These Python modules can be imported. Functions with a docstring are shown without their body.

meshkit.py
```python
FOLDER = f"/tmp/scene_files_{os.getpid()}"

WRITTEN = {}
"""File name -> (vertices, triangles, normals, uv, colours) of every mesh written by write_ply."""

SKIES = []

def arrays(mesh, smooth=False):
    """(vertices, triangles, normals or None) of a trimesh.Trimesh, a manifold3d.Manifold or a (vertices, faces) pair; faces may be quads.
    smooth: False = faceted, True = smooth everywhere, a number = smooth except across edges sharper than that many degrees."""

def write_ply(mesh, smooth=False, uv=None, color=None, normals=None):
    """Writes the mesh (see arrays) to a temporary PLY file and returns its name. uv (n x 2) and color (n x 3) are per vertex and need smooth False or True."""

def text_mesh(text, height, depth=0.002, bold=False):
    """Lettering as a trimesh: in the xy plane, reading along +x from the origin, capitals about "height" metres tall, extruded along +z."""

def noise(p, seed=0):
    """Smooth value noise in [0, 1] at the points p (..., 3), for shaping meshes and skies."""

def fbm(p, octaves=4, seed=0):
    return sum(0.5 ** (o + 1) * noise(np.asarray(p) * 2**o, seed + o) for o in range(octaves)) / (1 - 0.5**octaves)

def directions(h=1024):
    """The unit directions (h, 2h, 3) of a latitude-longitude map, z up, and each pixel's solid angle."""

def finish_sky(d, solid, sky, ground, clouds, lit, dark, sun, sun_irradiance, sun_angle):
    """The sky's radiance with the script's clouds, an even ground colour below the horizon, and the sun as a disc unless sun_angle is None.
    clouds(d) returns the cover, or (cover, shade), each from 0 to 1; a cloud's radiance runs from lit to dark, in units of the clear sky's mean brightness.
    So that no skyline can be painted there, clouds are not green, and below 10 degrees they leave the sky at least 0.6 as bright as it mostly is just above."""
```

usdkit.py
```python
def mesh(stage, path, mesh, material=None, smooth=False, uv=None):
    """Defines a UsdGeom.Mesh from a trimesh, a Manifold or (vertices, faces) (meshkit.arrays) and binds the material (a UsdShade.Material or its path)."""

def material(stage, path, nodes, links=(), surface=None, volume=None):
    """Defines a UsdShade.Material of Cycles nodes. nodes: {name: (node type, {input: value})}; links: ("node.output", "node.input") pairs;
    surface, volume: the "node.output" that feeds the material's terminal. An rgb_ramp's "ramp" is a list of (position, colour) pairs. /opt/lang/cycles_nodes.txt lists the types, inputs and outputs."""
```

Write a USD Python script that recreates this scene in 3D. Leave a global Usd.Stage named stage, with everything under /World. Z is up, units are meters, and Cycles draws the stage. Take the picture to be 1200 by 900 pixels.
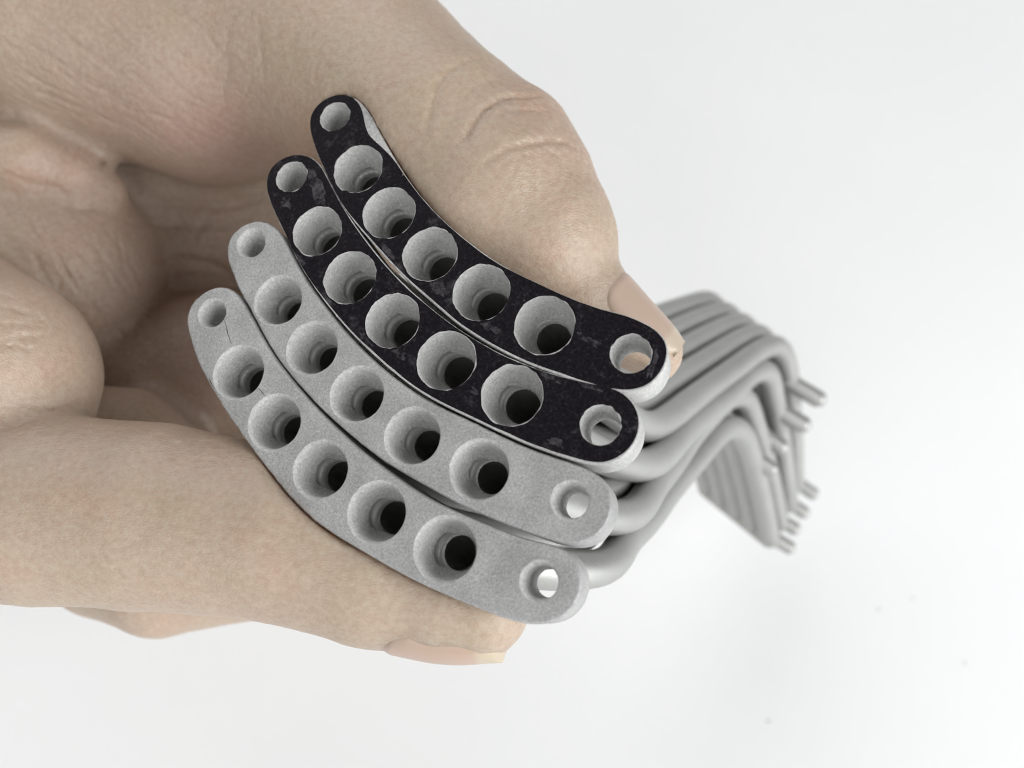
import math, random
import numpy as np, trimesh, manifold3d
import shapely.geometry as sg
from scipy import ndimage
from scipy.interpolate import CubicSpline, PchipInterpolator
from scipy.spatial import cKDTree
from pxr import Usd, UsdGeom, UsdLux, UsdShade, Gf, Sdf, Vt
import usdkit, meshkit

rng = np.random.default_rng(7)
stage = Usd.Stage.CreateInMemory()
UsdGeom.SetStageUpAxis(stage, 'Z'); UsdGeom.SetStageMetersPerUnit(stage, 1.0)
UsdGeom.Xform.Define(stage, '/World'); UsdGeom.Scope.Define(stage, '/World/Looks')

# ------------------------------------------------------------------ camera, lamps, exposure
PITCH, CAM_H, FPX = math.radians(65), 0.240, 998.0
R_ = np.array([1.0, 0, 0]); U_ = np.array([0, math.sin(PITCH), math.cos(PITCH)]); F_ = np.array([0, math.cos(PITCH), -math.sin(PITCH)])
CAM = np.array([0, 0, CAM_H])
cam = UsdGeom.Camera.Define(stage, '/World/camera')
cam.CreateHorizontalApertureAttr(36.0); cam.CreateFocalLengthAttr(36.0 * FPX / 1200)
cam.CreateClippingRangeAttr((0.01, 50.0))
cam.CreateFStopAttr(19.0); cam.CreateFocusDistanceAttr(0.101); cam.CreateExposureAttr(0.48)
M = Gf.Matrix4d(1)
for i, r in enumerate((R_, U_, -F_, CAM)):
    M.SetRow(i, Gf.Vec4d(*map(float, r), 1.0 if i == 3 else 0.0))
cam.AddTransformOp().Set(M)

def softbox(name, pos, target, w, h, inten, col):
    l = UsdLux.RectLight.Define(stage, '/World/' + name)
    l.CreateWidthAttr(w); l.CreateHeightAttr(h); l.CreateIntensityAttr(inten); l.CreateColorAttr(Gf.Vec3f(*col))
    p = np.array(pos, float); z = p - np.array(target, float); z /= np.linalg.norm(z)
    x = np.cross([0, 1, 0.01], z); x /= np.linalg.norm(x); y = np.cross(z, x)
    m = Gf.Matrix4d(1)
    for i, r in enumerate((x, y, z, p)):
        m.SetRow(i, Gf.Vec4d(*map(float, r), 1.0 if i == 3 else 0.0))
    l.AddTransformOp().Set(m)
softbox('key_softbox', (0.98, -0.50, 0.66), (0, 0.06, 0.06), 1.05, 1.05, 4.7, (0.99, 1, 1))
softbox('back_softbox', (-0.55, 1.05, 0.75), (0, 0.06, 0.1), 1.5, 1.5, 1.5, (1, 1, 0.995))
softbox('front_softbox', (-0.5, -0.95, 0.75), (0, 0.06, 0.06), 1.5, 1.5, 1.2, (0.99, 1, 1))

# ------------------------------------------------------------------ helpers. Lengths in mm along the axes right, up, forward; at() turns a sight line and a distance into a point
def at(px, py, z): return np.array([(px - 600) / FPX * z, (450 - py) / FPX * z, z], float)
def world(v):
    v = np.asarray(v, float) * 0.001
    return CAM + v[:, :1] * R_ + v[:, 1:2] * U_ + v[:, 2:3] * F_
def wdir(d): d = np.asarray(d, float); return d[0] * R_ + d[1] * U_ + d[2] * F_
used = {}
def path_of(name, parent):
    base = (parent.GetPath().pathString if parent else '/World') + '/' + name
    n = used.get(base, -1) + 1; used[base] = n
    return base if n == 0 else f'{base}_{n:03d}'
ORIGIN = {}
def thing(name, base, label, cat, group=None):
    x = UsdGeom.Xform.Define(stage, path_of(name, None)); x.AddTranslateOp().Set(Gf.Vec3d(*map(float, base)))
    p = x.GetPrim(); p.SetCustomDataByKey('label', label); p.SetCustomDataByKey('category', cat)
    if group: p.SetCustomDataByKey('group', group)
    ORIGIN[p.GetPath().pathString] = np.array(base, float)
    return p
def part(name, mesh, mat, parent, smooth=False, label=None, colors=None, already_world=False):
    v, f = (mesh.vertices, mesh.faces) if hasattr(mesh, 'faces') else mesh
    v = np.asarray(v, float) if already_world else world(v)
    if parent:
        top = '/World/' + parent.GetPath().pathString.split('/')[2]
        v = v - ORIGIN[top]
    m = usdkit.mesh(stage, path_of(name, parent), (v, np.asarray(f)), mat, smooth)
    if colors is not None:
        UsdGeom.PrimvarsAPI(m).CreatePrimvar('tint', Sdf.ValueTypeNames.Color3fArray, 'vertex').Set(Vt.Vec3fArray.FromNumpy(colors.astype(np.float32)))
    if label: m.GetPrim().SetCustomDataByKey('label', label)
    return m.GetPrim()
def outward(v, f):
    t = trimesh.Trimesh(v, f, process=True)
    t.fix_normals(); return t

# ------------------------------------------------------------------ materials
def metal(name, base, rough, metallic, grain, bumpd, sparkle, var=1.0):
    return usdkit.material(stage, '/World/Looks/' + name, {
        'g': ('geometry', {}),
        'n1': ('noise_texture', {'scale': grain, 'detail': 3, 'roughness': 0.65}),
        'n2': ('noise_texture', {'scale': 220, 'detail': 3}),
        'n3': ('voronoi_texture', {'scale': grain * 1.3, 'feature': 'f1'}),
        'r1': ('rgb_ramp', {'ramp': [(0.25, tuple(c * (1 - 0.28 * var) for c in base)), (0.5, base), (0.68, tuple(min(1, c * (1 + 0.22 * var)) for c in base)), (0.8, tuple(min(1, c * (1 + 0.7 * var)) for c in base))]}),
        'r2': ('rgb_ramp', {'ramp': [(0.3, (1 - 0.14 * var,) * 3), (0.7, (1 + 0.08 * var,) * 3)]}),
        'mx': ('mix_color', {'blend_type': 'multiply', 'fac': 1.0, 'use_clamp': False}),
        'sp': ('rgb_ramp', {'ramp': [(0.0, (rough - sparkle,) * 3), (0.35, (rough,) * 3), (1.0, (rough + 0.08,) * 3)]}),
        'b': ('bump', {'strength': 0.55, 'distance': bumpd}),
        'p': ('principled_bsdf', {'metallic': metallic, 'specular_ior_level': 0.28})},
        [('g.position', 'n1.vector'), ('g.position', 'n2.vector'), ('g.position', 'n3.vector'), ('n1.fac', 'r1.fac'), ('n2.fac', 'r2.fac'),
         ('r1.color', 'mx.a'), ('r2.color', 'mx.b'), ('mx.result', 'p.base_color'), ('n3.color', 'sp.fac'), ('sp.color', 'p.roughness'),
         ('n1.fac', 'b.height'), ('b.normal', 'p.normal')], surface='p.BSDF')
m_face = metal('bead_blasted_metal', (0.405, 0.405, 0.40), 0.52, 0.3, 4300, 0.00014, 0.25, 1.15)
m_bore = metal('printed_bore_metal', (0.485, 0.485, 0.475), 0.72, 0.08, 3000, 0.00020, 0.06)
m_tube = metal('printed_tube_metal', (0.41, 0.41, 0.395), 0.43, 0.55, 4200, 0.00003, 0.05, 0.3)
m_black = usdkit.material(stage, '/World/Looks/worn_black_coating', {
    'g': ('geometry', {}), 'n1': ('noise_texture', {'scale': 2600, 'detail': 4, 'roughness': 0.7}), 'n2': ('noise_texture', {'scale': 240, 'detail': 8, 'roughness': 0.8}),
    'n3': ('noise_texture', {'scale': 900, 'detail': 3}),
    'r1': ('rgb_ramp', {'ramp': [(0.3, (0.005, 0.004, 0.006)), (0.6, (0.014, 0.012, 0.015)), (0.72, (0.05, 0.047, 0.05)), (0.8, (0.3, 0.29, 0.3))]}),
    'r2': ('rgb_ramp', {'ramp': [(0.555, (0, 0, 0)), (0.66, (1, 1, 1))]}), 'mf': ('math', {'math_type': 'multiply', 'value2': 0.26}),
    'mx': ('mix_color', {'blend_type': 'mix', 'b': (0.16, 0.155, 0.165)}),
    'b': ('bump', {'strength': 0.5, 'distance': 0.00009}),
    'p': ('principled_bsdf', {'roughness': 0.5, 'specular_ior_level': 0.05})},
    [('g.position', 'n1.vector'), ('g.position', 'n2.vector'), ('g.position', 'n3.vector'), ('n1.fac', 'r1.fac'), ('n2.fac', 'r2.fac'), ('r2.color', 'mf.value1'), ('mf.value', 'mx.fac'),
     ('r1.color', 'mx.a'), ('mx.result', 'p.base_color'), ('n3.fac', 'b.height'), ('b.normal', 'p.normal')], surface='p.BSDF')
m_scuff = usdkit.material(stage, '/World/Looks/scuffed_coating', {
    'g': ('geometry', {}), 'n': ('noise_texture', {'scale': 900, 'detail': 6, 'roughness': 0.75}), 'r': ('rgb_ramp', {'ramp': [(0.40, (0, 0, 0)), (0.62, (0.8, 0.8, 0.8))]}),
    't': ('transparent_bsdf', {'color': (1, 1, 1)}), 'p': ('principled_bsdf', {'base_color': (0.085, 0.08, 0.088), 'roughness': 0.5, 'specular_ior_level': 0.2}), 'm': ('mix_closure', {})},
    [('g.position', 'n.vector'), ('n.fac', 'r.fac'), ('r.color', 'm.fac'), ('t.BSDF', 'm.closure1'), ('p.BSDF', 'm.closure2')], surface='m.closure')
m_skin = usdkit.material(stage, '/World/Looks/skin', {
    'g': ('geometry', {}), 'a': ('attribute', {'attribute': 'tint'}),
    'n1': ('noise_texture', {'scale': 130, 'detail': 4, 'roughness': 0.6}), 'n2': ('noise_texture', {'scale': 1300, 'detail': 3, 'roughness': 0.6}),
    'r1': ('rgb_ramp', {'ramp': [(0.3, (1.03, 0.985, 0.96)), (0.5, (1, 1, 1)), (0.7, (0.99, 1.01, 0.975))]}),
    'r2': ('rgb_ramp', {'ramp': [(0.3, (0.91, 0.87, 0.85)), (0.7, (1.06, 1.09, 1.11))]}),
    'm1': ('mix_color', {'blend_type': 'multiply', 'fac': 1.0, 'use_clamp': False}), 'm2': ('mix_color', {'blend_type': 'multiply', 'fac': 1.0, 'use_clamp': False}),
    'mp': ('mapping', {'mapping_type': 'point', 'rotation': (0.4, 0.2, 0.5), 'scale': (1, 1.9, 1.3)}),
    'v': ('voronoi_texture', {'scale': 1700, 'feature': 'distance_to_edge', 'randomness': 1.0}),
    'n3': ('noise_texture', {'scale': 850, 'detail': 5, 'roughness': 0.62}),
    'vr': ('map_range', {'from_min': 0.0, 'from_max': 0.25, 'to_min': 0.0, 'to_max': 0.11, 'clamp': True}),
    'n3h': ('math', {'math_type': 'multiply', 'value2': 0.6}), 'h': ('math', {'math_type': 'add'}),
    'b': ('bump', {'strength': 0.75, 'distance': 0.00023}),
    'p': ('principled_bsdf', {'roughness': 0.41, 'specular_ior_level': 0.45, 'subsurface_method': 'random_walk', 'subsurface_weight': 0.3, 'subsurface_scale': 0.0012, 'subsurface_radius': (0.9, 0.5, 0.36)})},
    [('g.position', 'n1.vector'), ('g.position', 'n2.vector'), ('g.position', 'mp.vector'), ('mp.vector', 'v.vector'), ('mp.vector', 'n3.vector'),
     ('n1.fac', 'r1.fac'), ('n2.fac', 'r2.fac'), ('a.color', 'm1.a'), ('r1.color', 'm1.b'), ('m1.result', 'm2.a'), ('r2.color', 'm2.b'), ('m2.result', 'p.base_color'),
     ('v.distance', 'vr.value'), ('vr.result', 'h.value1'), ('n3.fac', 'n3h.value1'), ('n3h.value', 'h.value2'), ('h.value', 'b.height'), ('b.normal', 'p.normal')], surface='p.BSDF')
m_nail = usdkit.material(stage, '/World/Looks/nail', {
    'a': ('attribute', {'attribute': 'tint'}), 'g': ('geometry', {}), 'n': ('noise_texture', {'scale': 500, 'detail': 2}), 'b': ('bump', {'strength': 0.2, 'distance': 0.0001}),
    'p': ('principled_bsdf', {'roughness': 0.34, 'specular_ior_level': 0.45})},
    [('a.color', 'p.base_color'), ('g.position', 'n.vector'), ('n.fac', 'b.height'), ('b.normal', 'p.normal')], surface='p.BSDF')
m_table = usdkit.material(stage, '/World/Looks/white_laminate', {
    'g': ('geometry', {}), 'n': ('noise_texture', {'scale': 14, 'detail': 3}), 'r': ('rgb_ramp', {'ramp': [(0.3, (0.82, 0.828, 0.832)), (0.7, (0.84, 0.845, 0.848))]}),
    'p': ('principled_bsdf', {'roughness': 0.5, 'specular_ior_level': 0.3})},
    [('g.position', 'n.vector'), ('n.fac', 'r.fac'), ('r.color', 'p.base_color')], surface='p.BSDF')
m_speck = usdkit.material(stage, '/World/Looks/dark_dust', {'p': ('principled_bsdf', {'base_color': (0.02, 0.018, 0.016), 'roughness': 0.8})}, surface='p.BSDF')

# ------------------------------------------------------------------ the white surface
tab = trimesh.creation.box((5.0, 5.0, 0.03)); tab.apply_translation((0, 0.3, -0.015))
t = part('tabletop', tab, m_table, None, already_world=True)
t.SetCustomDataByKey('kind', 'structure'); t.SetCustomDataByKey('label', 'plain white tabletop filling the whole background'); t.SetCustomDataByKey('category', 'tabletop')

# ------------------------------------------------------------------ flanges: outlines and bores lie in one tilted plane
NV = np.array([0.25, -0.27, 1.0]); KP = 95.0
NN = NV / np.linalg.norm(NV)
E1 = np.cross([0, 1, 0], NN); E1 /= np.linalg.norm(E1); E2 = np.cross(NN, E1)
O0 = np.array([0, 0, KP])
def pz(px, py): return KP / (1 + NV[0] * (px - 600) / FPX + NV[1] * (450 - py) / FPX)
def plane(px, py):
    p = at(px, py, pz(px, py)) - O0
    return np.array([p @ E1, p @ E2])
def lift(uv, w): uv = np.asarray(uv); return O0 + uv[:, :1] * E1 + uv[:, 1:2] * E2 + np.broadcast_to(np.asarray(w, float).reshape(-1, 1) if np.ndim(w) else w, (len(uv), 1)) * NN
def smooth_closed(pts, n, s=0):
    p = np.array([plane(*q) for q in pts]); p = np.vstack([p, p[:1]])
    t = np.r_[0, np.cumsum(np.linalg.norm(np.diff(p, axis=0), axis=1) ** 0.5)]
    cs = CubicSpline(t, p, bc_type='periodic')
    q = cs(np.linspace(0, t[-1], 4000)); d = np.r_[0, np.cumsum(np.linalg.norm(np.diff(q, axis=0), axis=1))]
    u = np.linspace(0, d[-1], n + 1)[:-1]
    r = np.c_[np.interp(u, d, q[:, 0]), np.interp(u, d, q[:, 1])]
    for k in (0, 1): r[:, k] = ndimage.gaussian_filter1d(r[:, k], 2.0, mode='wrap')
    if sg.Polygon(r).exterior.is_ccw is False: r = r[::-1]
    return r
def normals2(r):
    d = np.roll(r, -1, 0) - np.roll(r, 1, 0); n = np.c_[d[:, 1], -d[:, 0]]
    n /= np.linalg.norm(n, axis=1, keepdims=True)
    for k in (0, 1): n[:, k] = ndimage.gaussian_filter1d(n[:, k], 2.0, mode='wrap')
    return n / np.linalg.norm(n, axis=1, keepdims=True)

ROWS = [
 dict(holes=[(393,137,17),(419.5,198,28),(455.7,249.5,30.3),(504,298,31.5),(564,342.7,33.5),(638,381,35.3),(739.5,414.4,23.7)],
      out=[(362,143),(368,170),(375,188),(384,207),(397,234),(412,256),(428,275.5),(447,297),(480,331),(507,354.5),(528,373),(560,395.5),(600,417.5),(640,434.5),(680,448),(707,456.5),(730,460),(752,457),(769,447),(781,428),(784,407),(775,390),(760,380.5),(740,371),(713,364),(671,350),(629,331),(588,310.5),(560,291.5),(528,266),(500,238),(480,213),(466,192),(452,168),(441,146),(430,127),(418,115),(399,109.5),(378,117),(366,129)], black=True),
 dict(holes=[(342,207,17.7),(371.7,271,28.5),(410,325,30.8),(460,375.7,32),(523,422.4,34.7),(600,463,36.5),(703.5,498,24)],
      out=[(311,213),(319,243),(332,270),(342.5,293),(359,323),(383,357),(410,389),(440,418),(467,441),(493,460),(520,475),(539,484),(570,499),(600,513),(633,526.5),(667,538),(693,545),(712,545),(730,536),(744,522),(751,503),(750,485),(742,470),(726,457),(700,450.5),(667,443.5),(633,433),(600,420.5),(572,406.5),(545,390.5),(518,371.5),(491,349),(466,325.5),(442,298.5),(423,273.5),(406,249),(394,228),(384,208),(374,191),(362,182),(349,180),(331,184.5),(317,196)], black=True),
 dict(holes=[(294.7,285,17.7),(326,352,29.5),(366,408,31.7),(418.7,462,33.5),(484,511.5,35),(562.7,550.7,37.3),(669.5,586.5,24.8)],
      out=[(264,290),(267,307),(277,334),(293,363),(307,390),(328,424),(349,450),(373,476),(400,501),(429,525),(460,547),(500,570),(540,592),(580,609.5),(620,625),(650,635),(672,639),(693,634),(708,621),(717,602),(718,580),(711,564),(697,553),(667,541),(633,530),(600,516.5),(570,502),(539,487),(516,476.5),(490,462),(464,443.5),(437,421),(408,392),(380,358),(357,325),(340,294),(329,273),(317,261.5),(304,257),(285,262),(270,275)], black=False),
 dict(holes=[(249,367,17.7),(280,436,31.5),(322,494.7,33),(376,550.5,34.5),(442,600.5,37),(522.5,644,40),(633,681.5,25.5)],
      out=[(217,371),(220,389),(229,419),(245,451),(264,482),(288,517),(315,553),(343,587),(380,619.5),(427,648),(480,678),(533,702),(583,722),(612,731),(638,732),(660,725),(675,709),(682,690),(682,670),(675,655),(659,642),(620,632),(580,618),(540,601.5),(497,580.5),(455,552),(420,525),(394,501),(365,472),(340,442),(318,413),(301,383),(289,361),(281,348.5),(272,338),(259,334.5),(240,340),(224,354)], black=False)]
T_FL, D_BORE = 5.8, 4.9
def rect_strip(a, b):
    n = len(a); i = np.arange(n); j = (i + 1) % n
    return np.vstack([np.c_[a[i], a[j], b[j]], np.c_[a[i], b[j], b[i]]])
class MB:
    def __init__(s): s.v, s.f, s.n = [], [], 0
    def ring(s, p): s.v.append(p); k = np.arange(len(p)) + s.n; s.n += len(p); return k
    def strip(s, a, b): s.f.append(rect_strip(a, b))
    def cap(s, polys_idx, polys_uv, flip=False):
        tri = np.asarray(manifold3d.triangulate([np.ascontiguousarray(p) for p in polys_uv]))
        idx = np.concatenate(polys_idx)[tri]; s.f.append(idx[:, ::-1] if flip else idx)
    def mesh(s): return np.vstack(s.v), np.vstack(s.f)
def circle(c, r, n=56, wob=0, seed=0):
    a = np.linspace(0, 2 * np.pi, n, endpoint=False)
    rr = r * np.ones(n)
    if wob:
        q = np.random.default_rng(seed).normal(size=n); q = ndimage.gaussian_filter1d(q, 0.7, mode='wrap'); rr = rr + wob * q
    return np.c_[c[0] + rr * np.cos(a), c[1] + rr * np.sin(a)]
LAB = [('uppermost black-faced curved flange under the thumb, with five ribbed tubes behind it', 'black coated flange face touching the thumb'),
       ('second black-faced curved flange, between the uppermost black one and the bare grey ones', None),
       ('bare grey curved flange lying directly under the lower black-faced flange', None),
       ('lowest bare grey curved flange, resting on the index finger, fine cracks by its holes', None)]
BORES, OUTL = [], []
# control lines of the rightmost tube of each row (sight point, distance)
TUBES = [
 [(750,499,132),(795,482,148),(829,455,163),(867,427,178),(893,409,189),(911,406,195),(921,424,200),(926,460,206),(929,510,214),(931,566,224)],
 [(746,546,127),(792,516,143),(829,482,160),(860,457,173),(882,437,183),(898,436,188),(905,456,193),(911,490,200),(918,540,208),(924,590,219)],
 [(724,607,119),(762,574,133),(785,545,145),(808,512,156),(833,484,166),(856,465,176),(872,467,182),(881,487,188),(890,515,194),(902,560,203),(912,612,213)],
 [(699,667,113),(730,637,123),(755,611,132),(778,580,142),(802,552,152),(828,522,163),(850,502,173),(866,504,179),(876,522,185),(886,556,193),(902,630,209)]]
PITCH_V = np.array([3.25, -2.75, -2.3])
R_T = 2.5
TUBE_PTS = []
def frame_sweep(C, r, n=22, r_in=None, wall_len=None):
    d = np.gradient(C, axis=0); d /= np.linalg.norm(d, axis=1, keepdims=True)
    x = np.cross(d[0], [0.3, 1, 0.1]); x /= np.linalg.norm(x); X = [x]
    for k in range(1, len(C)):
        x = X[-1] - d[k] * (X[-1] @ d[k]); X.append(x / np.linalg.norm(x))
    X = np.array(X); Y = np.cross(d, X); a = np.linspace(0, 2 * np.pi, n, endpoint=False)
    def rings(idx, rad): return [C[k] + np.outer(np.cos(a), X[k]) * rad[k] + np.outer(np.sin(a), Y[k]) * rad[k] for k in idx]
    return rings, d
def tube_mesh(C, r, ri, n_in, n=22):
    rings, d = frame_sweep(C, r, n); mb = MB()
    prev = None
    inner = rings(range(n_in - 1, -1, -1), ri)
    c = mb.ring(C[n_in - 1:n_in]); first = mb.ring(inner[0]); i = np.arange(n)
    mb.f.append(np.c_[np.full(n, c[0]), first[i], first[(i + 1) % n]]); prev = first
    for q in inner[1:] + rings(range(len(C)), r):
        k = mb.ring(q); mb.strip(prev, k); prev = k
    c = mb.ring(C[-1:]); mb.f.append(np.c_[prev[i], prev[(i + 1) % n], np.full(n, c[0])])
    return outward(*mb.mesh())
def rod(a, b, r, n=18):
    s = trimesh.creation.capsule(height=np.linalg.norm(b - a), radius=r, count=[n, n])
    s.apply_translation((0, 0, -r - s.bounds[0][2])); z = (b - a) / np.linalg.norm(b - a); m = trimesh.geometry.align_vectors([0, 0, 1], z); m[:3, 3] = a
    s.apply_transform(m); s.fix_normals(); return s
EARS_HI = [((922,446,203),(958,467,203),2.1), ((904,477,198),(940,497,198),2.1), ((889,507,195),(914,523,195),2.0), ((882,535,190),(902,549,190),1.9)]
EARS_LO = [((924,559,224),(952,578,224),1.75), ((916,583,219),(941,600,219),1.75), ((906,604,213),(930,619,213),1.75), ((896,624,209),(924,641,209),1.75)]
GROUP = 'nested curved tube manifolds held in the hand'
for ri, row in enumerate(ROWS):
    base = world(lift(np.array([plane(*row['holes'][3][:2])]), 0.0))[0]
    th = thing('tube_manifold', base, LAB[ri][0], 'tube manifold', GROUP)
    out = smooth_closed(row['out'], 260); nrm = normals2(out); OUTL.append(out)
    black = row['black']
    mb = MB(); tr = rng.normal(size=260) * 0.02
    prof = [(-0.16, 0.0), (-0.07, 0.04), (-0.01, 0.14), (0.0, 0.3), (0.0, T_FL - 0.3), (-0.25, T_FL)] if black else [(-0.42, 0.0), (-0.2, 0.07), (-0.05, 0.26), (0.0, 0.55), (0.0, T_FL - 0.3), (-0.25, T_FL)]
    rings = [mb.ring(lift(out + nrm * (o + (tr[:, None] * (k < 3))), w)) for k, (o, w) in enumerate(prof)]
    for a, b in zip(rings[:-1], rings[1:]): mb.strip(a, b)
    hf_i, hf_uv, hb_i, hb_uv = [], [], [], []
    bores, liners = [], []
    for hi, (hx, hy, hr) in enumerate(row['holes']):
        c = plane(hx, hy); z = pz(hx, hy)
        ray = at(hx, hy, 1.0); ray /= np.linalg.norm(ray)
        x_, y_ = (hx - 600) / FPX, (450 - hy) / FPX
        R = hr * z / FPX / math.sqrt((ray @ NN) * math.sqrt(1 + x_ * x_ + y_ * y_))   # area of the seen ellipse
        end = hi in (0, 6)
        ch = 0.06 if black else 0.42
        if end:
            pr = [(R, 0.0), (R - ch * 0.45, ch * 0.25), (R - ch, ch * 1.1), (R - ch - 0.22, 2.6), (R - ch - 0.30, T_FL)]
        else:
            rb = R - ch
            pr = [(R, 0.0), (R - ch * 0.5, ch * 0.25), (rb, ch * 1.15), (rb - 0.10, D_BORE * 0.42), (rb - 0.28, D_BORE * 0.64), (rb - 0.58, D_BORE * 0.82), (rb * 0.73, D_BORE * 0.94), (rb * 0.66, D_BORE * 1.02), (rb * 0.625, D_BORE * 1.1), (rb * 0.61, T_FL)]
            bores.append((c, rb * 0.61))
        wob = 0.035; bb = MB()
        loops = [lift(circle(c, r_, 56, wob if k < 2 else 0.02, 100 * ri + 10 * hi + (k > 1)), w_) for k, (r_, w_) in enumerate(pr)]
        rr = [mb.ring(loops[0]), mb.ring(loops[-1])]
        for a, b in zip(*(lambda q: (q[:-1], q[1:]))([bb.ring(p_) for p_ in loops])): bb.strip(b, a)
        liners.append(bb.mesh())
        hf_i.append(rr[0]); hf_uv.append(circle(c, pr[0][0], 56, wob, 100 * ri + 10 * hi)[::-1]); hf_i[-1] = hf_i[-1][::-1]
        hb_i.append(rr[-1][::-1]); hb_uv.append(circle(c, pr[-1][0], 56, 0.02, 100 * ri + 10 * hi + 1)[::-1])
    BORES.append(bores)
    V, F = mb.mesh()
    fo = out + nrm * (prof[0][0] + tr[:, None]); bo = out + nrm * prof[-1][0]
    mb.cap([rings[0]] + hf_i, [fo] + hf_uv, flip=True)
    mb.cap([rings[-1]] + hb_i, [bo] + hb_uv)
    V, F = mb.mesh()
    fl_mesh = outward(V, F)
    # bores and rims are lighter printed metal, the blasted face and edge greyer: one mesh each
    flange = part('flange', fl_mesh, m_bore if black else m_face, th, 32, label='bare grey metal flange' if not black else 'pale metal flange behind the black coating')
    for lv, lf in liners:
        nrm_t = np.cross(lv[lf[:, 1]] - lv[lf[:, 0]], lv[lf[:, 2]] - lv[lf[:, 0]]); axis_ = lv.mean(0) - lv[lf].mean(1); axis_ -= np.outer(axis_ @ NN, NN)
        if (np.einsum('ij,ij->i', nrm_t, axis_)).sum() < 0: lf = lf[:, ::-1]
        part('bore', (lv, lf), m_bore, flange, 38)
    if black:
        # thin coating with ragged edges
        off = ndimage.gaussian_filter1d(rng.normal(size=260), 1.2, mode='wrap') * 0.05 + ndimage.gaussian_filter1d(rng.normal(size=260), 8, mode='wrap') * 0.25
        dxy = lift(out, 0.0); pxs = dxy[:, 0] / dxy[:, 2] * FPX + 600; pys = 450 - dxy[:, 1] / dxy[:, 2] * FPX
        inset = 0.10 + np.clip(off, -0.02, 0.25) * 0.6
        lower = (nrm @ np.array([E1 @ [0.45, -0.9, 0], E2 @ [0.45, -0.9, 0]])) > 0.2
        inset = inset + ndimage.gaussian_filter1d(lower.astype(float), 5, mode='wrap') * 0.16
        if ri == 0:
            inset = inset + 1.35 * np.exp(-((pxs - 438) ** 2 + (pys - 150) ** 2) / (2 * 19 ** 2)) * (pxs > 415)
        po = out - nrm * inset[:, None]
        cb = MB(); ws = (-0.035, -0.002)
        o0, o1 = cb.ring(lift(po, ws[0])), cb.ring(lift(po - nrm * -0.02, ws[1])); cb.strip(o0, o1)
        fi, fu, bi, bu = [], [], [], []
        for hi, (hx, hy, hr) in enumerate(row['holes']):
            c = plane(hx, hy); z = pz(hx, hy); ray = at(hx, hy, 1.0); ray /= np.linalg.norm(ray)
            x_, y_ = (hx - 600) / FPX, (450 - hy) / FPX
            R = hr * z / FPX / math.sqrt((ray @ NN) * math.sqrt(1 + x_ * x_ + y_ * y_)) + 0.03
            u0 = circle(c, R, 56, 0.08, 900 + 100 * ri + hi)
            h0, h1 = cb.ring(lift(u0, ws[0])), cb.ring(lift(u0, ws[1])); cb.strip(h1, h0)
            fi.append(h0[::-1]); fu.append(u0[::-1]); bi.append(h1[::-1]); bu.append(u0[::-1])
        cb.cap([o0] + fi, [po] + fu, flip=True); cb.cap([o1] + bi, [po + nrm * 0.02] + bu)
        coat = part('coating', outward(*cb.mesh()), m_black, flange, 30, label='worn black coating with scuffs on the front of the flange')
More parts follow.
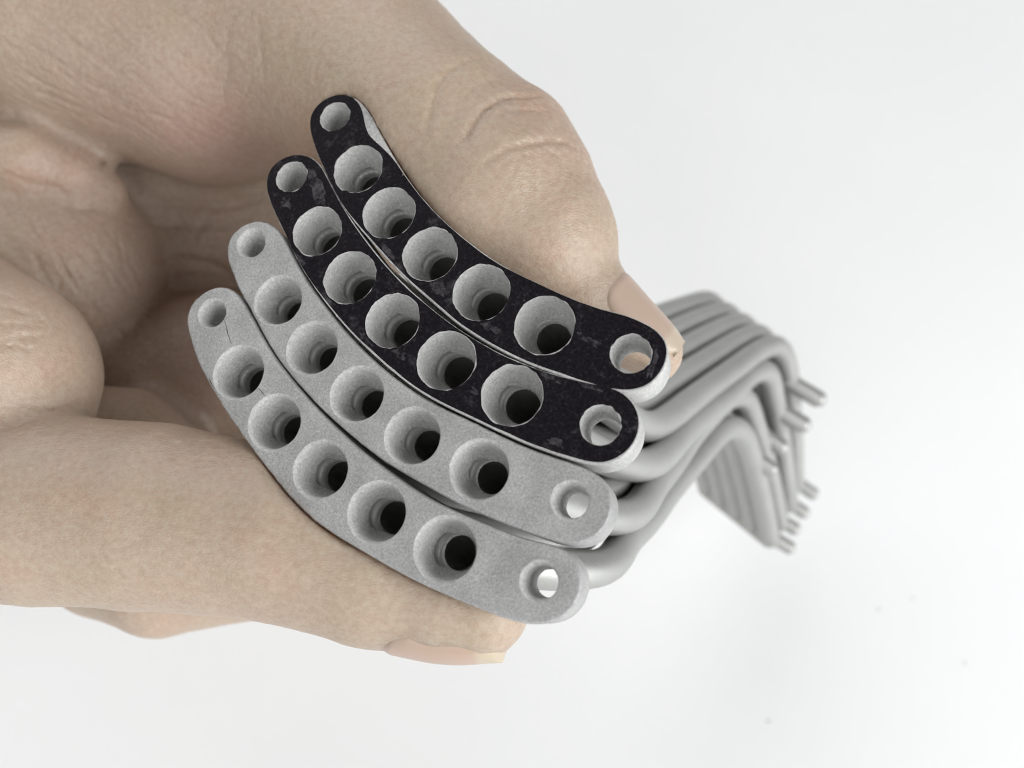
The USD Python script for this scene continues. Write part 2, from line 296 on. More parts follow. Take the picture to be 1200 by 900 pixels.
    if ri == 3:
        for pts in ([(262,374),(265,381),(266.5,390),(270,399),(271.5,404)], [(302.5,455),(306,458),(311,465)], [(244.5,443),(247,448),(251,455)]):
            uv = np.array([plane(*q) for q in pts]); tt = np.linspace(0, 1, len(uv)); t3 = np.linspace(0, 1, 14)
            uv = np.c_[np.interp(t3, tt, uv[:, 0]), np.interp(t3, tt, uv[:, 1])] + rng.normal(size=(14, 2)) * 0.02
            dd = np.gradient(uv, axis=0); nn = np.c_[-dd[:, 1], dd[:, 0]]; nn /= np.linalg.norm(nn, axis=1, keepdims=True)
            wd = 0.045 * np.sin(np.pi * np.linspace(0.12, 0.95, 14))[:, None]
            cb = MB(); A_, B_, C_, D_ = (cb.ring(lift(uv + sg_ * nn * wd, w_)) for sg_, w_ in ((-1, -0.006), (1, -0.006), (1, 0.05), (-1, 0.05)))
            q_ = np.arange(13)
            for a, b in ((A_, B_), (B_, C_), (C_, D_), (D_, A_)): cb.f.append(np.vstack([np.c_[a[q_], a[q_ + 1], b[q_ + 1]], np.c_[a[q_], b[q_ + 1], b[q_]]]))
            part('crack', outward(*cb.mesh()), m_speck, flange, False, label='hairline crack in the grey flange face')
    SC = {0: [(455,296,13,5,47),(468,313,8,4,45),(513,337,12,5,42),(572,381,12,5,33),(582,388,6,3,33),(622,398,9,4,28),(690,398,16,4,25),(765,420,6,16,10)],
          1: [(369,216,7,22,-20),(336,239,6,6,0),(352,305,8,4,50),(385,350,9,4,48),(430,398,10,4,42),(467,413,11,5,38),(560,461,10,4,30),(640,440,14,4,22),(690,452,12,4,20),(655,520,12,4,20)]}.get(ri, [])
    for (sx_, sy_, sa_, sb_, an_) in SC:
        a_ = np.linspace(0, 2 * np.pi, 44, endpoint=False); q_ = ndimage.gaussian_filter1d(rng.normal(size=44), 1.0, mode='wrap') * 0.45 + 1
        an_ = math.radians(an_); ex, ey = np.cos(a_) * sa_ * q_, np.sin(a_) * sb_ * q_
        uv = np.array([plane(sx_ + math.cos(an_) * x_ - math.sin(an_) * y_, sy_ + math.sin(an_) * x_ + math.cos(an_) * y_) for x_, y_ in zip(ex, ey)])
        inside_ = sg.Polygon(po).buffer(-0.03)
        for (hx, hy, hr) in row['holes']:
            inside_ = inside_.difference(sg.Point(*plane(hx, hy)).buffer(hr * pz(hx, hy) / FPX * 1.14))
        g_ = sg.Polygon(uv).buffer(0).intersection(inside_)
        for pg in getattr(g_, 'geoms', [g_]):
            if pg.area < 0.08 or len(pg.interiors): continue
            c2 = np.array(pg.exterior.coords)[:-1]
            if not pg.exterior.is_ccw: c2 = c2[::-1]
            tri = np.asarray(manifold3d.triangulate([np.ascontiguousarray(c2)]))
            part('scuff', (lift(c2, -0.040), tri[:, ::-1]), m_scuff, flange, label="grey scuff worn into the black coating")
    # tubes
    ctrl5 = np.array([at(*q) for q in TUBES[ri]])
    for k in range(5):
        c, r_in = bores[k]
        s0 = lift(np.array([c]), T_FL)[0]; s1 = lift(np.array([c]), T_FL + 5)[0]; s2 = lift(np.array([c]), T_FL + 12)[0]
        far = ctrl5 + PITCH_V * (k - 4)
        # the fan starts wide at the flange and closes by the bend
        wts = np.clip(1 - np.arange(len(far)) / 4.0, 0, 1)[:, None]
        far = far + wts * 0.25 * (s2 - (lift(np.array([bores[4][0]]), T_FL + 12)[0] + PITCH_V * (k - 4)))
        P = np.vstack([s0, s1, far]); t_ = np.r_[0, np.cumsum(np.linalg.norm(np.diff(P, axis=0), axis=1) ** 0.6)]
        C = CubicSpline(t_, P)(np.linspace(0, t_[-1], 120))
        for q in range(3): C[3:-3, q] = ndimage.gaussian_filter1d(C[:, q], 1.5)[3:-3]
        L = np.r_[0, np.cumsum(np.linalg.norm(np.diff(C, axis=0), axis=1))]
        rad = np.interp(L, [0, 8, 25, L[-1]], [3.1, 3.0, R_T, R_T])
        rin = np.minimum(np.full(len(C), r_in + 0.05), rad - 0.4)
        part('tube', tube_mesh(C, rad, rin, 26), m_tube, th, True)
        TUBE_PTS.append(np.c_[C, rad])
        if k == 0: end1, C1 = C[-1], C
        if k == 4: end5, C5 = C[-1], C
    part('rear_bar', rod(end1, end5, R_T * 1.02), m_tube, th, True)
    j0 = int(np.argmax(C5[:, 2] > at(*TUBES[ri][5])[2])) + 4
    a_, b_ = C1[j0:], C5[j0:]; nz = np.cross(np.gradient(a_, axis=0), b_ - a_); nz /= np.linalg.norm(nz, axis=1, keepdims=True); hh = R_T * 0.42
    mb = MB(); prev = None
    for p, q_, n_ in zip(a_, b_, nz):
        k = mb.ring(np.array([p - n_ * hh, q_ - n_ * hh, q_ + n_ * hh, p + n_ * hh]))
        if prev is not None: mb.strip(prev, k)
        else: mb.f.append(np.array([[k[0], k[1], k[2]], [k[0], k[2], k[3]]]))
        prev = k
    mb.f.append(np.array([[prev[0], prev[2], prev[1]], [prev[0], prev[3], prev[2]]]))
    part('web_plate', outward(*mb.mesh()), m_tube, th, 40)
    for (a, b, r) in (EARS_HI[ri], EARS_LO[ri]):
        part('mounting_ear', rod(at(*a), at(*b), r), m_tube, th, True)
TP = np.vstack(TUBE_PTS)

# ------------------------------------------------------------------ the hand: one smooth skin from a distance field
H = 0.85
LO, HI = np.array([-215.0, -62, 80]), np.array([42.0, 122, 200])
NG = np.ceil((HI - LO) / H).astype(int) + 1
AX = [LO[k] + H * np.arange(NG[k]) for k in range(3)]
BIG = 15.0
def field(): return np.full(NG, BIG, np.float32)
def smin(a, b, k):
    h = np.maximum(k - np.abs(a - b), 0) / k
    return np.minimum(a, b) - h * h * h * k / 6.0
def bone(F, a, b, ra, rb, k):
    m = max(ra, rb) + 14
    lo = np.minimum(a, b) - m; hi = np.maximum(a, b) + m
    i0 = np.clip(((lo - LO) / H).astype(int), 0, NG); i1 = np.clip(((hi - LO) / H).astype(int) + 1, 0, NG)
    if (i1 <= i0).any(): return
    X = AX[0][i0[0]:i1[0], None, None]; Y = AX[1][None, i0[1]:i1[1], None]; Z = AX[2][None, None, i0[2]:i1[2]]
    d = b - a; l2 = max(d @ d, 1e-9)
    t = np.clip(((X - a[0]) * d[0] + (Y - a[1]) * d[1] + (Z - a[2]) * d[2]) / l2, 0, 1)
    q = np.sqrt((X - a[0] - t * d[0]) ** 2 + (Y - a[1] - t * d[1]) ** 2 + (Z - a[2] - t * d[2]) ** 2) - (ra + (rb - ra) * t)
    sl = tuple(slice(i0[k_], i1[k_]) for k_ in range(3))
    F[sl] = smin(F[sl], q.astype(np.float32), k)
def chain(pts, k):
    F = field()
    J = [(at(x, y, z), r * z / FPX) for x, y, z, r in pts]         # r: apparent radius
    if len(J) == 1: J = J * 2
    for (a, ra), (b, rb) in zip(J[:-1], J[1:]): bone(F, a, b, ra, rb, k)
    return F
THUMB = [(758,411,113,42),(725,389,113,49),(674,344,113.5,61),(632,285,114,92),(578,232,115,107),(515,165,119,112),(440,105,127,120),(350,40,134,130)]
thumb = smin(chain(THUMB, 1.2), chain([(608,168,116,62),(632,208,115,58)], 1.0), 6.0)
thenar = chain([(380,40,136,132),(250,70,139,142),(90,25,140,140),(-120,-60,146,150)], 2.0)
hand = smin(thumb, thenar, 9.0)
INDEX = [(556,706,102,66),(515,697,102.5,73),(440,668,103.5,88),(330,625,105,100),(180,604,107,108),(60,596,108,110),(-10,590,110,112)]
index = chain(INDEX, 1.2)
prox = chain([(-25,520,113,112),(-15,440,114,122),(-95,385,124,120),(-200,310,136,125)], 1.2)
index = smin(index, prox, 1.6)
middle = chain([(-40,540,132,80),(70,525,130,78),(150,526,133,70),(208,542,138,48),(290,640,140,60),(420,680,132,62)], 1.2)
ring = chain([(60,630,150,55),(125,660,142,62),(190,672,138,72),(300,655,139,68),(420,660,138,60)], 1.2)
little = chain([(-20,600,160,70),(150,640,158,62),(320,640,154,54)], 1.2)
web1 = chain([(-60,180,132,42),(30,188,132,41),(86,208,135,35),(117,225,138,30)], 1.0)
web2 = chain([(-70,280,143,95),(20,305,143,105),(80,315,144,108)], 1.5)
palm = chain([(-100,250,160,150),(60,330,164,130),(200,330,168,110),(310,400,172,95)], 10.0)
palm2 = chain([(120,285,162,85),(240,285,160,80),(360,250,158,78),(480,240,158,80)], 2.0)
palm3 = chain([(120,440,153,90),(250,430,151,85),(380,420,158,80)], 2.0)
palm4 = chain([(100,520,166,90),(260,500,166,90),(400,500,170,80)], 2.0)
heel = chain([(-120,-60,150,150),(-200,80,165,150),(-100,250,160,150)], 12.0)
arm = field()
w0, w1 = np.array([-62.0, 75, 158]), np.array([-190.0, 100, 165])
bone(arm, w0, w1, 24, 27, 4); bone(arm, w0 + [0, -14, 6], w1 + [0, -16, 5], 20, 25, 14)
fill = chain([(60,190,150,60),(190,222,155,62),(330,212,156,70)], 1.5)
palm2 = smin(palm2, fill, 4.0)
deep = smin(smin(smin(palm, palm2, 4.0), palm3, 2.5), palm4, 3.0)
deep = smin(deep, heel, 10.0); deep = smin(deep, arm, 14.0)
hand = smin(hand, deep, 3.0)
ridge = chain([(-60,235,139,30),(20,268,137,28),(72,308,136,26),(104,348,138,22)], 1.0)
web = smin(web1, smin(web2, ridge, 6.0), 4.0)
hand = smin(hand, web, 1.8)
hand = smin(hand, smin(smin(middle, ring, 1.2), little, 1.5), 2.0)
hand = smin(hand, index, 1.0)
# touching folds merge: gaps thinner than two cells close
solid = hand < 0
closed = ndimage.binary_closing(np.pad(solid, 4), ndimage.generate_binary_structure(3, 1), iterations=2)[4:-4, 4:-4, 4:-4]
gap = closed & ~solid
if gap.any():
    zone = ndimage.binary_dilation(gap, iterations=3)
    hand = np.where(gap, -0.35, hand).astype(np.float32)
    soft = ndimage.gaussian_filter(np.clip(hand, -3, 3), 0.9)
    hand[zone] = soft[zone]
# flesh gives way to the metal it presses on
flat = np.stack(np.meshgrid(*AX, indexing='ij'), -1).astype(np.float32)
near = hand < 3.0
Pn = flat[near]; del flat
q = Pn - O0.astype(np.float32); uu, vv, ww = q @ E1, q @ E2, q @ NN
allp = np.vstack(OUTL); g0 = allp.min(0) - 8; g1 = allp.max(0) + 8; GS = 0.12
from PIL import Image, ImageDraw
size = np.ceil((g1 - g0) / GS).astype(int)
im = Image.new('L', tuple(int(s) for s in size)); dr = ImageDraw.Draw(im)
for o in OUTL: dr.polygon([tuple(map(float, (p - g0) / GS)) for p in o], fill=255)
ins = ndimage.binary_closing(np.asarray(im).T > 0, iterations=18)
sd2 = (ndimage.distance_transform_edt(~ins) - ndimage.distance_transform_edt(ins)) * GS
s2 = ndimage.map_coordinates(sd2, [(uu - g0[0]) / GS, (vv - g0[1]) / GS], order=1, mode='nearest')
slab = np.maximum(s2, np.abs(ww - (T_FL / 2 - 6)) - (T_FL / 2 + 6))
dt, it = cKDTree(TP[:, :3]).query(Pn, k=1, distance_upper_bound=12)
dt = np.where(np.isfinite(dt), dt, 12) - np.where(np.isfinite(dt), TP[np.minimum(it, len(TP) - 1), 3], 0)
block = np.minimum(np.minimum(slab, dt), np.maximum(s2 + 0.8, np.abs(ww - 4.0) - 19.0))
def smax(a, b, k): return -smin(-a, -b, k)
hand[near] = smax(hand[near], -(block - 0.12), 1.2)
del Pn, q
lab, nl = ndimage.label(hand < 0)
if nl > 1:
    cnt = np.bincount(lab.ravel()); cnt[0] = 0
    hand[(lab > 0) & (lab != cnt.argmax())] = 0.3

def surface_nets(F):
    """Vertices at the mean of each cell's edge crossings; quads round each crossed grid edge."""
    s = F < 0; c = np.zeros(np.array(F.shape) - 1, np.int8)
    for a in (0, 1):
        for b in (0, 1):
            for d in (0, 1):
                c += s[a:F.shape[0] - 1 + a, b:F.shape[1] - 1 + b, d:F.shape[2] - 1 + d]
    act = (c > 0) & (c < 8); idx = np.argwhere(act); num = np.full(act.shape, -1, np.int64); num[act] = np.arange(len(idx))
    acc = np.zeros((len(idx), 3)); n = np.zeros(len(idx))
    corners = [(a, b, d) for a in (0, 1) for b in (0, 1) for d in (0, 1)]
    val = {k: F[idx[:, 0] + k[0], idx[:, 1] + k[1], idx[:, 2] + k[2]].astype(float) for k in corners}
    for p in corners:
        for ax in range(3):
            if p[ax] == 0:
                q = tuple(1 if i == ax else p[i] for i in range(3))
                m = (val[p] < 0) != (val[q] < 0)
                t = np.where(m, val[p] / np.where(m, val[p] - val[q], 1), 0)
                pos = np.array(p, float)[None] + t[:, None] * np.eye(3)[ax]
                acc[m] += pos[m]; n[m] += 1
    V = idx + acc / n[:, None]
    Fc = []
    for ax in range(3):
        o1, o2 = [i for i in range(3) if i != ax]
        A = np.moveaxis(s, ax, 0)
        e = np.argwhere(s != np.roll(s, -1, ax)); e = e[e[:, ax] < F.shape[ax] - 1]
        e = e[(e[:, o1] > 0) & (e[:, o2] > 0) & (e[:, o1] < F.shape[o1] - 1) & (e[:, o2] < F.shape[o2] - 1)]
        def cell(d1, d2):
            k = e.copy(); k[:, o1] -= d1; k[:, o2] -= d2; return num[k[:, 0], k[:, 1], k[:, 2]]
        quad = np.c_[cell(1, 1), cell(0, 1), cell(0, 0), cell(1, 0)]
        inside = s[e[:, 0], e[:, 1], e[:, 2]]
        flip = inside if ax != 1 else ~inside
        quad[~flip] = quad[~flip][:, ::-1]
        Fc.append(quad)
    Q = np.vstack(Fc)
    return V, np.vstack([Q[:, [0, 1, 2]], Q[:, [0, 2, 3]]])
V, F = surface_nets(hand)
V = LO + V * H
skin = trimesh.Trimesh(V, F, process=False)
trimesh.smoothing.filter_taubin(skin, lamb=0.5, nu=0.53, iterations=12)
cc = trimesh.graph.connected_component_labels(skin.edges_unique, node_count=len(skin.vertices))
big = np.bincount(cc).argmax(); skin.update_faces(cc[skin.faces[:, 0]] == big); skin.remove_unreferenced_vertices()
if skin.volume < 0: skin.invert()
v2, f2 = trimesh.remesh.subdivide(skin.vertices, skin.faces)
skin = trimesh.Trimesh(v2, f2, process=False)
trimesh.smoothing.filter_taubin(skin, lamb=0.5, nu=0.53, iterations=4)

# creases: each follows the skin where it lies
CREASES = [
 ([(497,157),(507,117),(520,90),(540,72),(567,65)], 0.28, 0.55), ([(530,137),(547,110),(587,90)], 0.16, 0.5),
 ([(540,167),(553,147),(573,123),(600,110),(637,110)], 0.42, 0.55), ([(560,197),(583,180),(617,167),(650,163),(683,175)], 0.3, 0.55),
 ([(575,215),(600,185),(640,178)], 0.12, 0.4), ([(575,138),(600,126),(640,128),(662,140)], 0.15, 0.4),
 ([(640,170),(660,185),(672,200)], 0.1, 0.4), ([(520,185),(535,165),(548,150)], 0.15, 0.45),
 ([(480,210),(505,180),(520,150),(535,125)], 0.12, 0.5),
 ([(-10,150),(30,160),(60,172),(90,190),(112,204),(138,222)], 0.35, 0.7), ([(165,236),(200,242),(260,242),(320,228)], 0.3, 1.0),
 ([(5,205),(40,218),(65,222),(90,243),(125,243),(142,232)], 0.2, 0.8),
 ([(283,607),(292,592),(302,580),(315,568)], 0.3, 0.5), ([(279,695),(283,708),(284,722)], 0.3, 0.5), ([(262,690),(266,715)], 0.18, 0.5),
 ([(330,660),(348,640),(372,618),(385,600)], 0.1, 0.4), ([(300,640),(320,625),(345,600)], 0.1, 0.4), ([(350,655),(372,636),(395,615)], 0.1, 0.4),
 ([(0,352),(40,368),(95,392)], 0.16, 0.5), ([(0,398),(50,393),(105,404)], 0.2, 0.5), ([(0,422),(50,414),(112,420)], 0.26, 0.5), ([(0,446),(60,432),(118,436)], 0.24, 0.5), ([(0,466),(60,452),(122,452)], 0.26, 0.5), ([(0,486),(50,476),(105,466)], 0.22, 0.5),
 ([(20,560),(80,535),(150,512)], 0.14, 0.5), ([(40,545),(110,518),(170,505)], 0.14, 0.5), ([(110,565),(170,538),(220,520)], 0.12, 0.5), ([(150,640),(165,600),(190,570)], 0.12, 0.5), ([(200,700),(212,670),(230,640)], 0.12, 0.5), ([(255,660),(275,640),(300,620)], 0.12, 0.5),
 ([(184,302),(213,307),(253,313),(275,331)], 0.4, 1.0), ([(190,262),(230,268),(290,260)], 0.2, 0.9), ([(225,290),(235,270),(245,250)], 0.2, 0.6),
 ([(150,260),(190,262),(230,275)], 0.15, 0.5),
 ([(20,25),(80,50),(140,90),(170,105)], 0.08, 0.6), ([(0,40),(60,70),(110,105),(160,130)], 0.1, 0.5), ([(60,10),(120,35),(160,70)], 0.08, 0.5), ([(40,110),(90,128),(140,150),(175,165)], 0.1, 0.5),
 ([(300,20),(303,60),(307,100)], 0.08, 0.5), ([(350,75),(345,90),(340,112)], 0.08, 0.4), ([(270,20),(262,55),(265,95)], 0.07, 0.5), ([(375,50),(368,80),(366,100)], 0.07, 0.4)]
kd = cKDTree(skin.vertices)
vn = np.array(skin.vertex_normals)
pxv = skin.vertices[:, 0] / skin.vertices[:, 2] * FPX + 600; pyv = 450 - skin.vertices[:, 1] / skin.vertices[:, 2] * FPX
facing = np.einsum('ij,ij->i', vn, -skin.vertices) > 0
front = np.where(facing)[0]
kd2 = cKDTree(np.c_[pxv, pyv][front])
def on_skin(px, py):
    c = front[kd2.query_ball_point((px, py), 4.0)]
    if len(c) == 0 or np.ptp(skin.vertices[c, 2]) > 2.6: return None
    return skin.vertices[c[np.argmin(skin.vertices[c, 2])]]
disp = np.zeros(len(skin.vertices))
crng = np.random.default_rng(3)
ftree = cKDTree(skin.vertices[front])
def carve(pts, depth, sig):
    p = np.array(pts, float); t_ = np.r_[0, np.cumsum(np.linalg.norm(np.diff(p, axis=0), axis=1))]
    cs = PchipInterpolator(t_, p) if len(p) > 2 else None
    tt = np.arange(0, t_[-1], 1.3); q = cs(tt) if cs else np.c_[np.interp(tt, t_, p[:, 0]), np.interp(tt, t_, p[:, 1])]
    w = np.interp(tt / t_[-1], [0, 0.18, 0.8, 1], [0.2, 1, 1, 0.15]) * (0.8 + 0.4 * crng.random(len(tt)))
    S, W = [], []
    for (x, y), w_ in zip(q, w):
        c_ = on_skin(x, y)
        if c_ is not None: S.append(c_); W.append(w_)
    if not S: return
    S, W = ndimage.gaussian_filter1d(np.array(S), 2.5, axis=0, mode='nearest'), np.array(W)
    idx = np.unique(np.concatenate([np.array(b, int) for b in ftree.query_ball_point(S, 4 * sig)]))
    if len(idx) == 0: return
    vi = front[idx]; dd, i_ = cKDTree(S).query(skin.vertices[vi])
    sn = vn[front[ftree.query(S)[1]]]; same = np.einsum('ij,ij->i', vn[vi], sn[i_]) > 0.45
    vi, dd, i_ = vi[same], dd[same], i_[same]; ww_ = ndimage.gaussian_filter1d(W, 7)[i_]
    g = -depth * np.exp(-dd ** 2 / (2 * (sig * 0.55) ** 2)) + 0.12 * depth * np.exp(-(dd - sig * 1.6) ** 2 / (2 * (sig * 0.7) ** 2))
    disp[vi] += g * ww_
for c in CREASES: carve(c[0], c[1] * 1.15, c[2])
# fine lines that run with the skin's stretch
def hatch(poly, n, ang, spread, ln, depth, sig, bow=0.0):
    P_ = sg.Polygon(poly); x0, y0, x1, y1 = P_.bounds; k = 0
    while k < n:
        x, y = crng.uniform(x0, x1), crng.uniform(y0, y1)
        if not P_.contains(sg.Point(x, y)): continue
        k += 1; a = math.radians(ang + crng.normal() * spread); L_ = crng.uniform(*ln); u = np.array([math.cos(a), math.sin(a)]); nrm_ = np.array([-u[1], u[0]])
        tt = np.linspace(-0.5, 0.5, 5); b = bow * L_ + crng.normal() * 0.03 * L_
        carve([(x, y) + u * L_ * t_ + nrm_ * (b * (1 - 4 * t_ * t_) + crng.normal() * 0.8) for t_ in tt], 1.5 * depth * crng.uniform(0.5, 1.3), sig * crng.uniform(0.85, 1.2))
hatch([(0,5),(330,5),(330,120),(180,150),(0,120)], 46, 28, 9, (40, 120), 0.05, 0.38)
hatch([(0,60),(200,100),(300,150),(290,190),(170,180),(0,115)], 26, 30, 7, (30, 90), 0.05, 0.36)
hatch([(330,0),(490,20),(480,120),(420,140),(330,100)], 34, -12, 12, (30, 70), 0.045, 0.34)
hatch([(250,10),(430,20),(420,110),(250,110)], 16, 97, 9, (40, 90), 0.05, 0.38)
hatch([(490,50),(660,120),(690,210),(600,240),(480,220)], 30, -50, 16, (25, 70), 0.05, 0.36, -0.12)
hatch([(10,245),(90,262),(170,270),(175,330),(120,390),(40,330)], 56, 62, 10, (25, 60), 0.09, 0.36, 0.08)
hatch([(0,335),(60,350),(110,410),(130,460),(0,480)], 40, 3, 10, (25, 80), 0.09, 0.38)
hatch([(0,530),(120,490),(250,520),(240,560),(0,600)], 40, -20, 10, (25, 70), 0.06, 0.36)
hatch([(250,560),(330,560),(430,650),(420,690),(300,640)], 26, -42, 10, (25, 60), 0.06, 0.36)
hatch([(60,580),(280,600),(420,700),(300,720),(60,690)], 40, -38, 14, (20, 60), 0.035, 0.34)
hatch([(185,240),(320,240),(260,330),(190,330)], 14, 15, 30, (20, 50), 0.06, 0.4)
hatch([(400,690),(480,700),(470,750),(380,745)], 12, -20, 20, (20, 45), 0.05, 0.34)
lump = meshkit.fbm(skin.vertices / 4.0, 4, 5) - 0.5
fine = meshkit.fbm(skin.vertices * np.array([1 / 0.9, 1 / 1.5, 1 / 0.9]), 2, 9) - 0.5
calm = np.ones(len(skin.vertices))
for tp_ in ((757, 409, 113), (700, 345, 108), (785, 410, 110), (770, 440, 110), (570, 745, 102), (520, 750, 102), (470, 750, 102)):
    calm *= 1 - 0.9 * np.exp(-((skin.vertices - at(*tp_)) ** 2).sum(1) / (2 * 5.0 ** 2))
skin.vertices = skin.vertices + vn * (disp + calm * (0.30 * lump + 0.07 * fine))[:, None]
# no flesh inside the metal
q_ = skin.vertices - O0; u_, v_, w_ = q_ @ E1, q_ @ E2, q_ @ NN
in2 = ndimage.map_coordinates(sd2, [(u_ - g0[0]) / GS, (v_ - g0[1]) / GS], order=1, mode='nearest')
d_, i_ = cKDTree(TP[:, :3]).query(skin.vertices, distance_upper_bound=6); ok_ = np.isfinite(d_)
bad = (in2 < -0.35) & (w_ < T_FL + 1) & (w_ > -14); bad[ok_] |= (d_[ok_] - TP[i_[ok_], 3]) < -0.35

skin.update_faces(~bad[skin.faces].any(1))
# the skin's own colour: pinker at joints and finger pads, yellower on the sides
SK = np.array([0.43, 0.334, 0.258])
tint = np.tile(SK, (len(skin.vertices), 1))
def blush(px, py, r, col, amt):
    s = on_skin(px, py)
    if s is None: return
    w = np.exp(-((skin.vertices - s) ** 2).sum(1) / (2 * r * r))[:, None] * amt
    tint[:] = tint * (1 - w) + np.array(col) * w
PINK, YEL, PALE = (0.438, 0.312, 0.258), (0.48, 0.38, 0.275), (0.52, 0.42, 0.345)
for b in [(225,165,9,PINK,.5),(120,110,8,PINK,.25),(330,590,9,PINK,.4),(170,540,9,PINK,.3),(60,520,8,PINK,.4),(640,145,7,PINK,.35),(560,330,9,YEL,.5),(420,60,10,YEL,.3),(110,660,12,YEL,.4),(470,720,9,PALE,.5),
          (110,240,6,PINK,.3),(20,330,8,PINK,.3),(40,450,8,PINK,.25),(240,400,10,PINK,.5),(200,180,5,PINK,.3),(285,180,6,(0.40,0.255,0.22),.6),(230,290,8,PINK,.4),(240,450,8,PINK,.4),(150,330,8,PINK,.3),(60,210,6,PINK,.35),(380,690,8,YEL,.3),(770,452,4,(0.56,0.40,0.30),.6),(600,700,5,YEL,.4)]: blush(*b)
def dirs(pts, i, j): d = at(*pts[j][:3]) - at(*pts[i][:3]); return d / np.linalg.norm(d)
base = np.array(world(np.array([at(-80, 200, 140)]))[0])
hd = thing('hand', base, 'bare hand with thumb above and index finger below, gripping the stacked flanges', 'hand')
skv, skf = np.array(skin.vertices), np.array(skin.faces)
part('skin', (skv, skf), m_skin, hd, True, colors=tint)

# nails: plates that follow the skin under them, proud in the middle and sunk at the edges
from scipy.interpolate import griddata
def nail(chain_pts, tip_ext, m, half, s0, colors, label, proud=0.24, taper=0.6, curv=0.06):
    J = [(at(x, y, z), r * z / FPX) for x, y, z, r in chain_pts]      # from the tip backwards
    P = np.array([j[0] for j in J])
    L = np.r_[0, np.cumsum(np.linalg.norm(np.diff(P, axis=0), axis=1))]
    a0 = (P[0] - P[2]) / np.linalg.norm(P[0] - P[2])
    mm = m - a0 * (m @ a0); mm /= np.linalg.norm(mm); l = np.cross(a0, mm)
    c0 = P[0]
    sv = skin.vertices - c0; S_ = -(sv @ a0); ok = (S_ > -9) & (S_ < s0 + 3)
    vm, vl = sv[ok] @ mm, sv[ok] @ l; rad, ang = np.hypot(vm, vl), np.arctan2(vl, vm)
    keep = (rad < 14) & (np.abs(ang) < half + 0.6)
    pts = np.c_[S_[ok][keep], ang[keep] * 7.0]
    ns, nf = 46, 36
    S = np.linspace(s0, -tip_ext, ns); PH = np.linspace(-1, 1, nf)
    hw = half * np.interp(np.linspace(0, 1, ns), [0, 0.04, 0.12, 0.25, 0.76, 0.86, 0.93, 0.97, 1.0], [0.35, 0.6, 0.85, 1.0, 0.98, 0.88, 0.72, 0.5, taper])
    SS = np.repeat(S[:, None], nf, 1); AA = hw[:, None] * PH[None]
    Rg = griddata(pts, rad[keep], (SS, AA * 7.0), method='linear'); Rn = griddata(pts, rad[keep], (SS, AA * 7.0), method='nearest')
    Rg = np.where(np.isfinite(Rg), Rg, Rn)
    k_fit = int(np.argmin(np.abs(S - 2.0)))                             # past the finger end the plate goes straight on
    sl = (Rg[k_fit] - Rg[k_fit - 12]) / (S[k_fit] - S[k_fit - 12])
    for k in range(k_fit + 1, ns): Rg[k] = np.maximum(Rg[k], Rg[k_fit] + np.clip(sl, 0.0, 0.35) * (S[k] - S[k_fit]) - curv * (S[k] - S[k_fit]) ** 2)
    Rg = ndimage.gaussian_filter(Rg, (7, 5), mode='nearest')
    f_ = np.linspace(0, 1, ns)[:, None]; e_ = np.abs(PH)[None]
    prof = proud * (1 - 3.2 * e_ ** 8) * np.ones((ns, 1)); base_ = np.interp(f_, [0, 0.1, 1], [-0.35, 1, 1.2]); prof = np.where(base_ < 0, -proud * 0.5, prof * np.abs(base_)) 
    free0 = np.interp(f_, [0.72, 0.82], [0, 1])
    prof = np.where(e_ < 0.8, prof * (1 - free0) + free0 * np.maximum(prof, 0.05), prof)
    Ro = Rg + prof
    dirv = np.cos(AA)[..., None] * mm + np.sin(AA)[..., None] * l
    ax_ = c0 - a0 * SS[..., None]
    vo = (ax_ + dirv * Ro[..., None]).reshape(-1, 3); vi = (ax_ + dirv * (Ro - 0.4 - 0.9 * free0)[..., None]).reshape(-1, 3)
    fre = np.clip((f_ - 0.74 - 0.05 * (1 - e_ ** 2)) / 0.06, 0, 1); lun = np.clip(1 - f_ / 0.18, 0, 1) * 0.5
    cc = np.array(colors[0]) * (1 - lun[..., None]) + np.array([0.49, 0.385, 0.32]) * lun[..., None]
    edge_ = np.clip((e_ - 0.55) / 0.4, 0, 1)[..., None]; cc = cc * (1 - edge_) + SK * np.array([1.02, 0.98, 0.97]) * edge_
    col = (cc * (1 - fre[..., None]) + np.array(colors[1]) * fre[..., None]).reshape(-1, 3)
    n = ns * nf; fc = []
    for i in range(ns - 1):
        for j in range(nf - 1):
            a, b, c_, d_ = i * nf + j, i * nf + j + 1, (i + 1) * nf + j + 1, (i + 1) * nf + j
            fc += [(a, b, c_), (a, c_, d_), (n + a, n + c_, n + b), (n + a, n + d_, n + c_)]
    loop = list(range(nf)) + [i * nf + nf - 1 for i in range(1, ns)] + [(ns - 1) * nf + j for j in range(nf - 2, -1, -1)] + [i * nf for i in range(ns - 2, 0, -1)]
    m_ = len(loop); k_ = 2 * n + np.arange(m_); nx_ = np.roll(k_, -1)      # the rim has corners of its own, so that it shades crisply
    fc += [(a, a + m_, b + m_) for a, b in zip(k_, nx_)] + [(a, b + m_, b) for a, b in zip(k_, nx_)]
    V3 = np.vstack([vo, vi, vo[loop], vi[loop]]); fc = np.array(fc)
    ctr = (vo[n // 2] + vi[n // 2]) / 2
    top = fc[:(ns - 1) * (nf - 1) * 4]; N0 = np.cross(V3[top[0, 1]] - V3[top[0, 0]], V3[top[0, 2]] - V3[top[0, 0]])
    if N0 @ (vo[0] - vi[0]) < 0: fc = fc[:, ::-1]
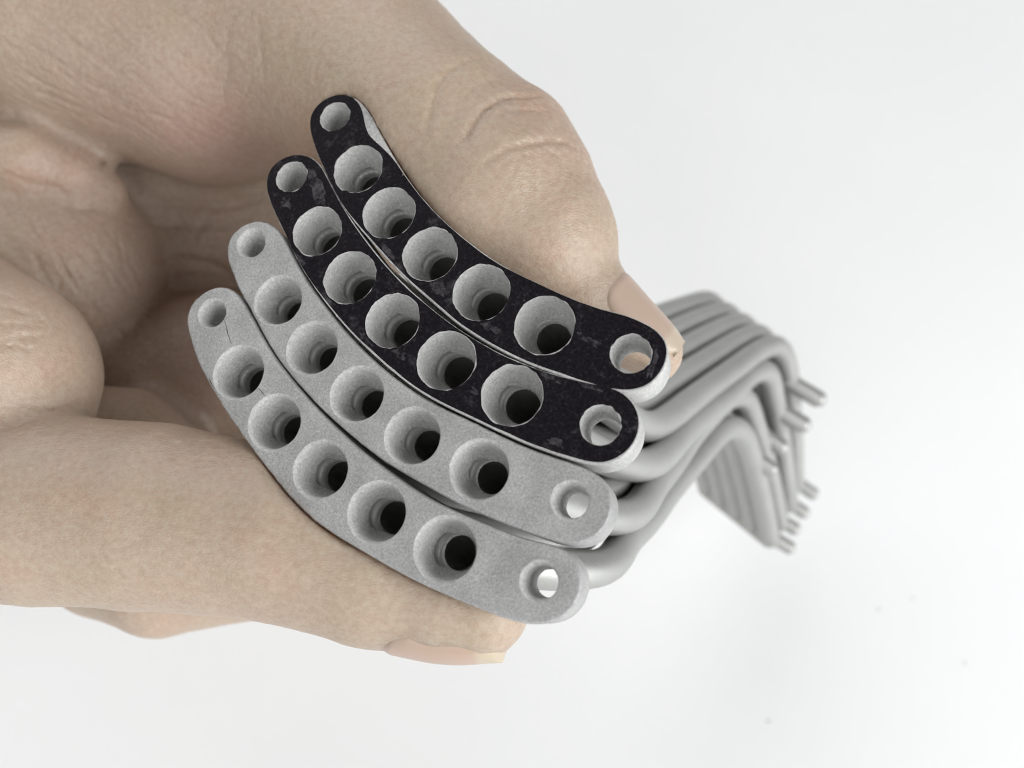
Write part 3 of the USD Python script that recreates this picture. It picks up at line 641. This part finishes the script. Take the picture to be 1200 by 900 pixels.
    wall = fc[(ns - 1) * (nf - 1) * 4:]; wn = np.cross(V3[wall[:, 1]] - V3[wall[:, 0]], V3[wall[:, 2]] - V3[wall[:, 0]])
    if np.einsum('ij,ij->i', wn, V3[wall].mean(1) - ctr).sum() < 0: fc = np.vstack([fc[:(ns - 1) * (nf - 1) * 4], wall[:, ::-1]])
    part('nail', (V3, fc), m_nail, hd, True, label=label, colors=np.vstack([col, col, col[loop], col[loop]]))
mt = 0.70 * np.array([0.77, 0.64, 0]) + 0.71 * np.array([0, 0, -1.0])
nail(THUMB[:5], 3.0, mt, math.radians(50), 9.5, [(0.475, 0.357, 0.288), (0.54, 0.455, 0.36)], 'thumb nail half hidden behind the black flange', proud=0.3)
nail(INDEX[:4], 5.3, np.array([0.05, -1.0, -0.12]), math.radians(58), 9.0, [(0.465, 0.335, 0.268), (0.50, 0.42, 0.315)], 'index finger nail seen edge-on below the grey flange', curv=0.04, taper=0.2, proud=0.36)

# ------------------------------------------------------------------ specks of dust on the surface
def on_table(px, py):
    d = at(px, py, 1.0); z = CAM_H / -(d[0] * R_[2] + d[1] * U_[2] + F_[2]); return CAM + z * (d[0] * R_ + d[1] * U_ + F_)
for px, py, r, lb in [(1029, 714, 0.00024, 'tiny dark dust speck on the white surface, left of another'), (1069, 701, 0.00022, 'tiny dark dust speck on the white surface, farthest up on the right'),
                      (900, 845, 0.00026, 'tiny dark dust speck on the white surface near the bottom edge'), (1130, 777, 0.00022, 'tiny dark dust speck on the white surface near the lower right corner')]:
    s = trimesh.creation.icosphere(2, r); s.vertices *= 1 + 0.4 * (meshkit.fbm(s.vertices / r * 1.3, 2, int(px))[:, None] - 0.5); s.vertices *= (1.3, 0.8, 0.45)
    p = on_table(px, py); s.apply_translation((p[0], p[1], -s.bounds[0][2]))
    m = part('dust_speck', s, m_speck, None, True, already_world=True)
    m.SetCustomDataByKey('label', lb); m.SetCustomDataByKey('category', 'dust speck'); m.SetCustomDataByKey('group', 'dust specks on the white surface')
